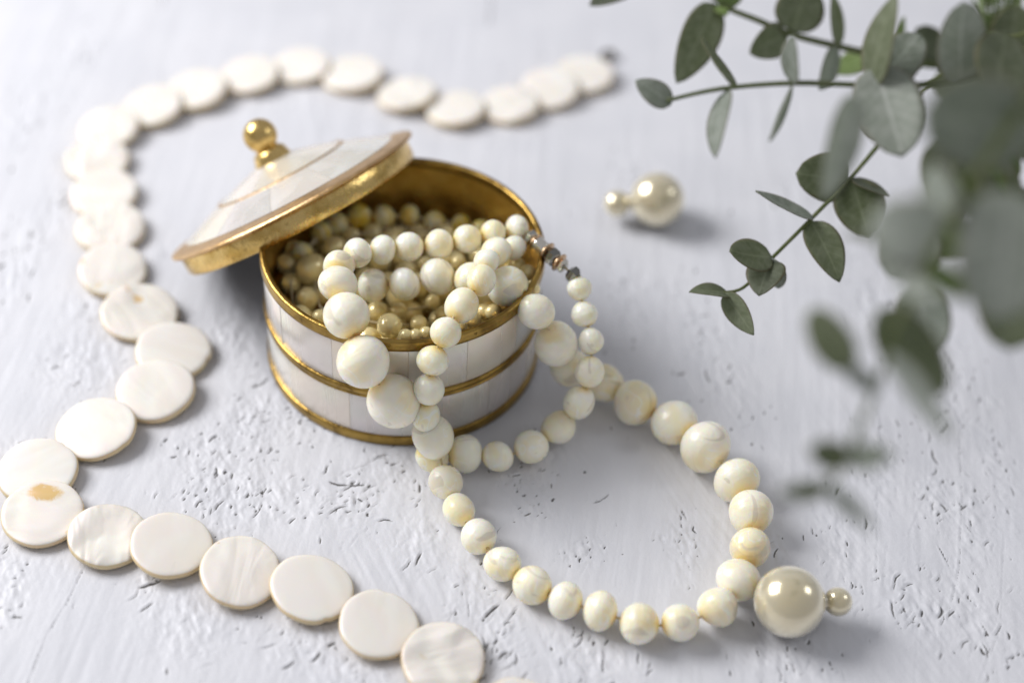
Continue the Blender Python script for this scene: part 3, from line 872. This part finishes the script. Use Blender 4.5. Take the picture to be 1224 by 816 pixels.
# ------------------------------------------------------------------ eucalyptus plant
BRANCHES = [
    (0.065, [(4.999,-1.538,3.526), (5.482,-1.397,3.600), (6.110,-0.797,4.010), (7.075,0.147,4.563), (8.130,1.514,4.835), (8.955,2.701,5.063), (10.145,4.401,5.538), (11.672,5.464,6.214), (13.432,5.560,7.039)], [
        ((5.161,-1.545,3.518), (4.150,-1.828,3.801), 0.60, 55, 0.20, 'olive'),
        ((5.041,-1.550,3.513), (5.732,-2.582,3.157), 0.62, 25, 0.20, 'olive'),
        ((6.129,-0.782,4.026), (5.013,-1.171,4.487), 1.00, 35, 0.50, 'olive'),
        ((6.129,-0.782,4.026), (5.789,-1.830,3.798), 1.00, 30, 0.30, 'dark'),
        ((6.134,-0.858,4.092), (6.412,-0.904,3.176), 0.70, 40, 0.30, 'grey'),
        ((7.116,0.149,4.565), (5.589,0.068,5.349), 0.80, 62, 0.20, 'grey'),
        ((7.096,0.148,4.564), (7.799,-1.229,3.849), 0.95, 12, 0.30, 'olive'),
        ((8.133,1.486,4.805), (6.737,1.069,5.237), 1.25, 5, 0.80, 'olive'),
        ((8.174,1.487,4.807), (8.610,0.219,4.060), 1.35, 5, 0.70, 'olive'),
        ((8.193,1.517,4.838), (9.045,0.921,4.794), 0.90, 62, 0.20, 'dark'),
        ((9.133,2.936,5.164), (8.309,3.454,5.560), 1.00, 30, 0.50, 'grey'),
    ]),
    (0.11, [(2.905,6.900,6.993), (4.515,6.631,6.711), (5.153,6.382,6.451), (5.940,6.201,6.262), (6.871,6.150,5.919), (8.158,6.241,5.580), (9.614,6.520,5.149), (11.449,7.275,4.492), (13.269,7.541,4.769), (14.416,6.301,6.367)], [
        ((2.861,6.899,6.991), (1.494,6.138,6.485), 0.80, 10, 0.30, 'dark'),
        ((4.816,6.460,6.533), (3.835,4.309,5.442), 1.15, 15, 0.35, 'olive'),
        ((4.884,6.432,6.504), (5.516,6.832,7.210), 0.80, 30, 0.40, 'green'),
        ((4.840,6.431,6.502), (5.096,6.087,6.432), 0.40, 20, 0.40, 'green'),
        ((6.801,6.193,5.964), (5.783,5.264,5.861), 0.95, 15, 0.50, 'olive'),
        ((6.889,6.196,5.968), (7.171,6.717,7.090), 1.35, 5, 0.80, 'olive'),
        ((8.180,6.242,5.581), (7.774,6.590,6.957), 0.85, 50, 0.30, 'olive'),
        ((8.162,6.195,5.532), (7.593,4.838,5.127), 0.85, 45, 0.30, 'grey'),
        ((9.297,6.538,5.168), (8.187,6.432,4.623), 0.90, 35, 0.40, 'green'),
        ((9.749,6.525,5.155), (10.067,7.543,5.784), 0.80, 55, 0.30, 'green'),
        ((11.354,7.303,4.521), (10.447,7.611,5.421), 1.00, 5, 0.80, 'dark'),
        ((11.403,7.274,4.490), (11.936,5.726,4.319), 1.20, 20, 0.80, 'olive'),
        ((12.589,7.417,4.640), (12.175,7.965,5.791), 1.20, 20, 0.80, 'green'),
        ((11.905,7.326,4.545), (12.460,7.273,5.647), 1.00, 25, 0.60, 'green'),
        ((13.154,7.536,4.764), (13.071,7.814,6.212), 1.30, 15, 0.80, 'olive'),
        ((12.250,7.340,4.559), (12.921,6.179,3.925), 1.10, 20, 0.70, 'green'),
        ((13.381,7.577,4.807), (13.837,6.690,4.459), 1.20, 15, 0.70, 'green'),
        ((12.818,7.427,4.650), (13.497,6.392,4.147), 1.20, 20, 0.80, 'olive'),
    ]),
    (0.085, [(2.986,-2.124,9.422), (4.092,-2.071,9.767), (5.652,-2.087,10.039), (7.380,-2.220,10.190), (8.558,-2.301,10.394), (9.936,-2.015,10.693), (11.805,-0.729,10.591)], [
        ((3.097,-2.169,9.375), (2.298,-1.842,9.717), 0.60, 10, 0.30, 'grey'),
        ((4.303,-2.038,9.801), (3.704,-0.499,9.963), 0.80, 62, 0.30, 'olive'),
        ((4.198,-2.067,9.771), (3.966,-3.554,9.085), 0.75, 60, 0.30, 'grey'),
        ((5.564,-2.103,10.022), (5.399,-2.163,11.261), 0.70, 68, 0.30, 'grey'),
        ((5.564,-2.103,10.022), (5.010,-3.684,9.672), 0.70, 72, 0.30, 'grey'),
        ((7.171,-2.253,10.156), (7.419,-1.397,11.917), 1.00, 60, 0.30, 'olive'),
        ((7.285,-1.931,10.492), (7.778,-3.867,9.626), 1.45, 5, 0.80, 'pale'),
        ((7.210,-2.300,10.106), (8.288,-1.087,10.795), 1.10, 20, 0.80, 'grey'),
        ((8.991,-2.247,10.450), (8.707,-1.959,12.198), 1.10, 5, 0.85, 'pale'),
    ]),
    (0.078, [(5.070,-13.881,10.327), (5.410,-13.479,10.747), (5.966,-12.235,11.248), (6.040,-12.086,12.202), (6.308,-11.887,13.208), (6.660,-11.337,14.050), (7.241,-10.538,14.619), (8.005,-9.420,14.989), (9.512,-7.352,14.489)], [
        ((8.009,-9.789,14.603), (6.199,-9.932,14.986), 1.61, 5, 0.90, 'grey'),
        ((7.713,-10.691,14.193), (7.464,-12.382,12.957), 1.75, 5, 0.90, 'pale'),
        ((8.768,-8.954,11.483), (8.723,-10.159,10.224), 1.38, 10, 0.80, 'olive'),
        ((6.591,-11.591,13.784), (5.470,-11.261,13.863), 1.15, 20, 0.80, 'pale'),
        ((6.939,-10.427,12.606), (5.429,-9.854,12.406), 0.74, 62, 0.30, 'dark'),
        ((6.095,-10.724,11.497), (7.397,-11.388,10.271), 1.01, 5, 0.75, 'olive'),
        ((5.444,-12.367,11.642), (4.775,-11.571,12.209), 0.69, 10, 0.85, 'olive'),
        ((5.920,-12.590,11.410), (5.252,-12.085,11.671), 0.37, 40, 0.40, 'grey'),
        ((5.170,-13.803,10.408), (4.349,-13.891,10.315), 0.46, 35, 0.30, 'olive'),
        ((5.143,-13.804,10.407), (5.956,-14.251,9.939), 0.46, 50, 0.30, 'grey'),
        ((5.436,-13.478,10.748), (4.813,-13.374,10.856), 0.55, 20, 0.50, 'olive'),
        ((5.411,-13.497,10.727), (6.176,-13.374,10.856), 0.51, 30, 0.40, 'grey'),
        ((6.014,-12.404,12.136), (7.095,-13.189,11.050), 0.60, 60, 0.30, 'pale'),
        ((6.305,-11.842,13.255), (7.248,-11.529,12.785), 0.87, 45, 0.50, 'green'),
        ((6.366,-11.795,13.305), (5.990,-11.991,13.100), 1.01, 25, 0.70, 'pale'),
        ((6.726,-11.352,14.034), (6.403,-10.224,14.149), 0.92, 60, 0.50, 'grey'),
        ((6.040,-6.010,12.565), (5.486,-7.736,11.425), 0.78, 25, 0.45, 'pale'),
    ]),
    (0.057, [(7.872,-6.613,8.419), (8.289,-5.641,9.435), (8.707,-4.680,10.440), (9.472,-3.489,10.860), (11.372,-1.710,10.795)], [
        ((8.197,-4.562,10.563), (8.732,-5.480,9.053), 1.23, 20, 0.60, 'olive'),
        ((8.707,-4.680,10.440), (9.528,-5.150,9.124), 1.23, 15, 0.60, 'green'),
        ((9.058,-4.896,10.214), (10.141,-4.984,9.297), 1.14, 20, 0.70, 'olive'),
        ((8.164,-5.738,9.334), (7.359,-6.461,8.578), 1.33, 20, 0.80, 'grey'),
        ((8.214,-5.736,9.336), (9.073,-6.046,9.011), 0.95, 35, 0.60, 'green'),
        ((7.900,-6.554,8.480), (8.443,-7.453,7.541), 1.14, 30, 0.60, 'grey'),
        ((9.633,-3.389,10.964), (10.470,-4.268,10.045), 1.42, 10, 0.85, 'olive'),
        ((9.116,-3.783,10.003), (10.240,-3.895,9.198), 1.04, 25, 0.60, 'green'),
        ((8.820,-4.328,9.433), (9.584,-4.342,8.731), 0.95, 30, 0.60, 'green'),
        ((9.683,-4.411,9.346), (10.576,-4.782,8.271), 1.23, 20, 0.80, 'olive'),
        ((9.635,-2.899,10.239), (10.484,-1.624,10.885), 1.14, 20, 0.70, 'green'),
        ((9.464,-3.396,10.957), (9.776,-1.894,11.427), 1.33, 10, 0.85, 'olive'),
    ]),
    (0.05, [(12.177,8.197,5.455), (12.625,8.343,5.607), (13.186,8.525,5.797), (13.990,8.069,6.768)], [
        ((12.244,8.216,5.475), (11.867,7.770,5.009), 0.16, 30, 0.15, 'green'),
        ((12.320,8.208,5.539), (12.181,7.677,4.984), 0.16, 30, 0.15, 'green'),
        ((12.396,8.200,5.602), (12.494,7.584,4.959), 0.16, 30, 0.15, 'green'),
        ((12.471,8.192,5.666), (12.119,7.463,4.905), 0.16, 30, 0.15, 'green'),
        ((12.546,8.183,5.730), (12.399,7.749,5.276), 0.16, 30, 0.15, 'green'),
        ((12.690,8.393,5.660), (12.780,7.871,5.114), 0.16, 30, 0.15, 'green'),
        ((12.765,8.385,5.724), (12.405,7.750,5.060), 0.16, 30, 0.15, 'green'),
        ((12.840,8.377,5.787), (12.718,7.657,5.035), 0.16, 30, 0.15, 'green'),
        ((12.915,8.368,5.851), (12.997,7.943,5.407), 0.16, 30, 0.15, 'green'),
        ((12.990,8.360,5.915), (12.623,7.822,5.352), 0.16, 30, 0.15, 'green'),
        ((13.136,8.570,5.845), (13.005,7.944,5.190), 0.16, 30, 0.15, 'green'),
        ((13.211,8.562,5.909), (13.317,7.850,5.165), 0.16, 30, 0.15, 'green'),
        ((13.285,8.554,5.972), (12.909,8.109,5.508), 0.16, 30, 0.15, 'green'),
        ((13.359,8.545,6.036), (13.221,8.016,5.482), 0.16, 30, 0.15, 'green'),
        ((12.244,8.216,5.475), (11.976,8.667,5.946), 0.16, 30, 0.15, 'green'),
        ((12.320,8.208,5.539), (12.228,8.745,6.100), 0.16, 30, 0.15, 'green'),
        ((12.396,8.200,5.602), (12.481,8.823,6.254), 0.16, 30, 0.15, 'green'),
        ((12.471,8.192,5.666), (12.183,8.878,6.384), 0.16, 30, 0.15, 'green'),
        ((12.546,8.183,5.730), (12.461,8.640,6.207), 0.16, 30, 0.15, 'green'),
        ((12.690,8.393,5.660), (12.782,8.938,6.230), 0.16, 30, 0.15, 'green'),
        ((12.765,8.385,5.724), (12.483,8.994,6.360), 0.16, 30, 0.15, 'green'),
        ((12.840,8.377,5.787), (12.735,9.072,6.514), 0.16, 30, 0.15, 'green'),
        ((12.915,8.368,5.851), (13.014,8.833,6.337), 0.16, 30, 0.15, 'green'),
        ((12.990,8.360,5.915), (12.716,8.888,6.467), 0.16, 30, 0.15, 'green'),
        ((13.136,8.570,5.845), (13.037,9.188,6.490), 0.16, 30, 0.15, 'green'),
        ((13.211,8.562,5.909), (13.289,9.265,6.644), 0.16, 30, 0.15, 'green'),
    ]),
]
ROOT = (27.0, 7.0, 0.0)
FACE = Vector((0.0, -0.72, 0.69))
def leaf_mesh(base, tip, width, twist, shape, rnd):
    b, p = Vector(base), Vector(tip)
    ax = p - b
    L = ax.length
    ax.normalize()
    nrm = (FACE - ax * FACE.dot(ax)).normalized()
    nrm = Matrix.Rotation(math.radians(twist) * rnd.choice((-1, 1)), 3, ax) @ nrm
    side = ax.cross(nrm)
    nu, nv = 14, 10
    curl = rnd.uniform(-.10, .16)
    fold = rnd.uniform(.08, .24)
    top, bot, fs = [], [], []
    for i in range(nu + 1):
        u = i / nu
        lance = max(u, 1e-4) ** 0.55 * (1 - u) ** 0.95 / 0.386
        oval = math.sqrt(max(0, 1 - (2 * u - 1) ** 2)) * (1.04 - 0.10 * u)
        w = (lance * (1 - shape) + oval * shape) * width / 2
        w = max(w, 0.012 if i else 0.03)
        for j in range(nv + 1):
            s = 2 * j / nv - 1
            h = fold * abs(s) * w + curl * L * (u - .5) ** 2 * -2 + 0.012 * math.sin(9 * u + 3 * s) * L * .3
            c = b + ax * (u * L) + side * (s * w) + nrm * h
            th = 0.016 * (1 - 0.6 * abs(s)) + (0.012 if j == nv // 2 else 0)
            top.append(tuple(c + nrm * th))
            bot.append(tuple(c - nrm * th))
    m = nv + 1
    n = len(top)
    for i in range(nu):
        for j in range(nv):
            a = i * m + j
            fs.append((a, a + 1, a + m + 1, a + m))
            fs.append((n + a, n + a + m, n + a + m + 1, n + a + 1))
    for i in range(nu):
        a = i * m
        fs.append((a, a + m, n + a + m, n + a))
        a = i * m + nv
        fs.append((a + m, a, n + a, n + a + m))
    for j in range(nv):
        fs.append((j + 1, j, n + j, n + j + 1))
        a = nu * m + j
        fs.append((a, a + 1, n + a + 1, n + a))
    uv = [(i / nu, 2 * j / nv - 1, 1.0) for i in range(nu + 1) for j in range(nv + 1)] * 2
    return top + bot, fs, uv

def plant():
    t = thing('eucalyptus_plant', 'out-of-focus grey-green eucalyptus branches reaching in from the upper right', 'plant', ROOT)
    r0 = Vector(ROOT)
    crown = Vector((23.5, 3.0, 12.0))
    main = spline([(27, 7, 0), (26.6, 6.4, 4), (25.2, 4.6, 8.5), crown], 6)
    link('main_stem', mesh('main_stem', *tube([p - r0 for p in main], 0.28, 10)), M['stem'], t)
    rnd = random.Random(17)
    for rad, stem, leaves in BRANCHES:
        end = Vector(stem[-1])
        pts = list(stem) + [tuple((end + crown) / 2 + Vector((0, 0, .8))), tuple(crown)]
        pts = spline(pts, 6)
        k = len(pts)
        br = link('branch', mesh('branch', *tube([p - r0 for p in pts], [rad * (0.55 + 0.75 * i / k) for i in range(k)], 8)), M['stem'], t)
        for b, p, w, tw, sh, mt in leaves:
            vs, fs, uv = leaf_mesh(b, p, w, tw, sh, rnd)
            vs = [tuple(Vector(v) - r0) for v in vs]
            me = fix_normals(mesh('leaf', vs, fs))
            at = me.attributes.new('blade', 'FLOAT_VECTOR', 'POINT')
            at.data.foreach_set('vector', [x for q in uv for x in q])
            link('leaf', me, M[mt], br)
plant()
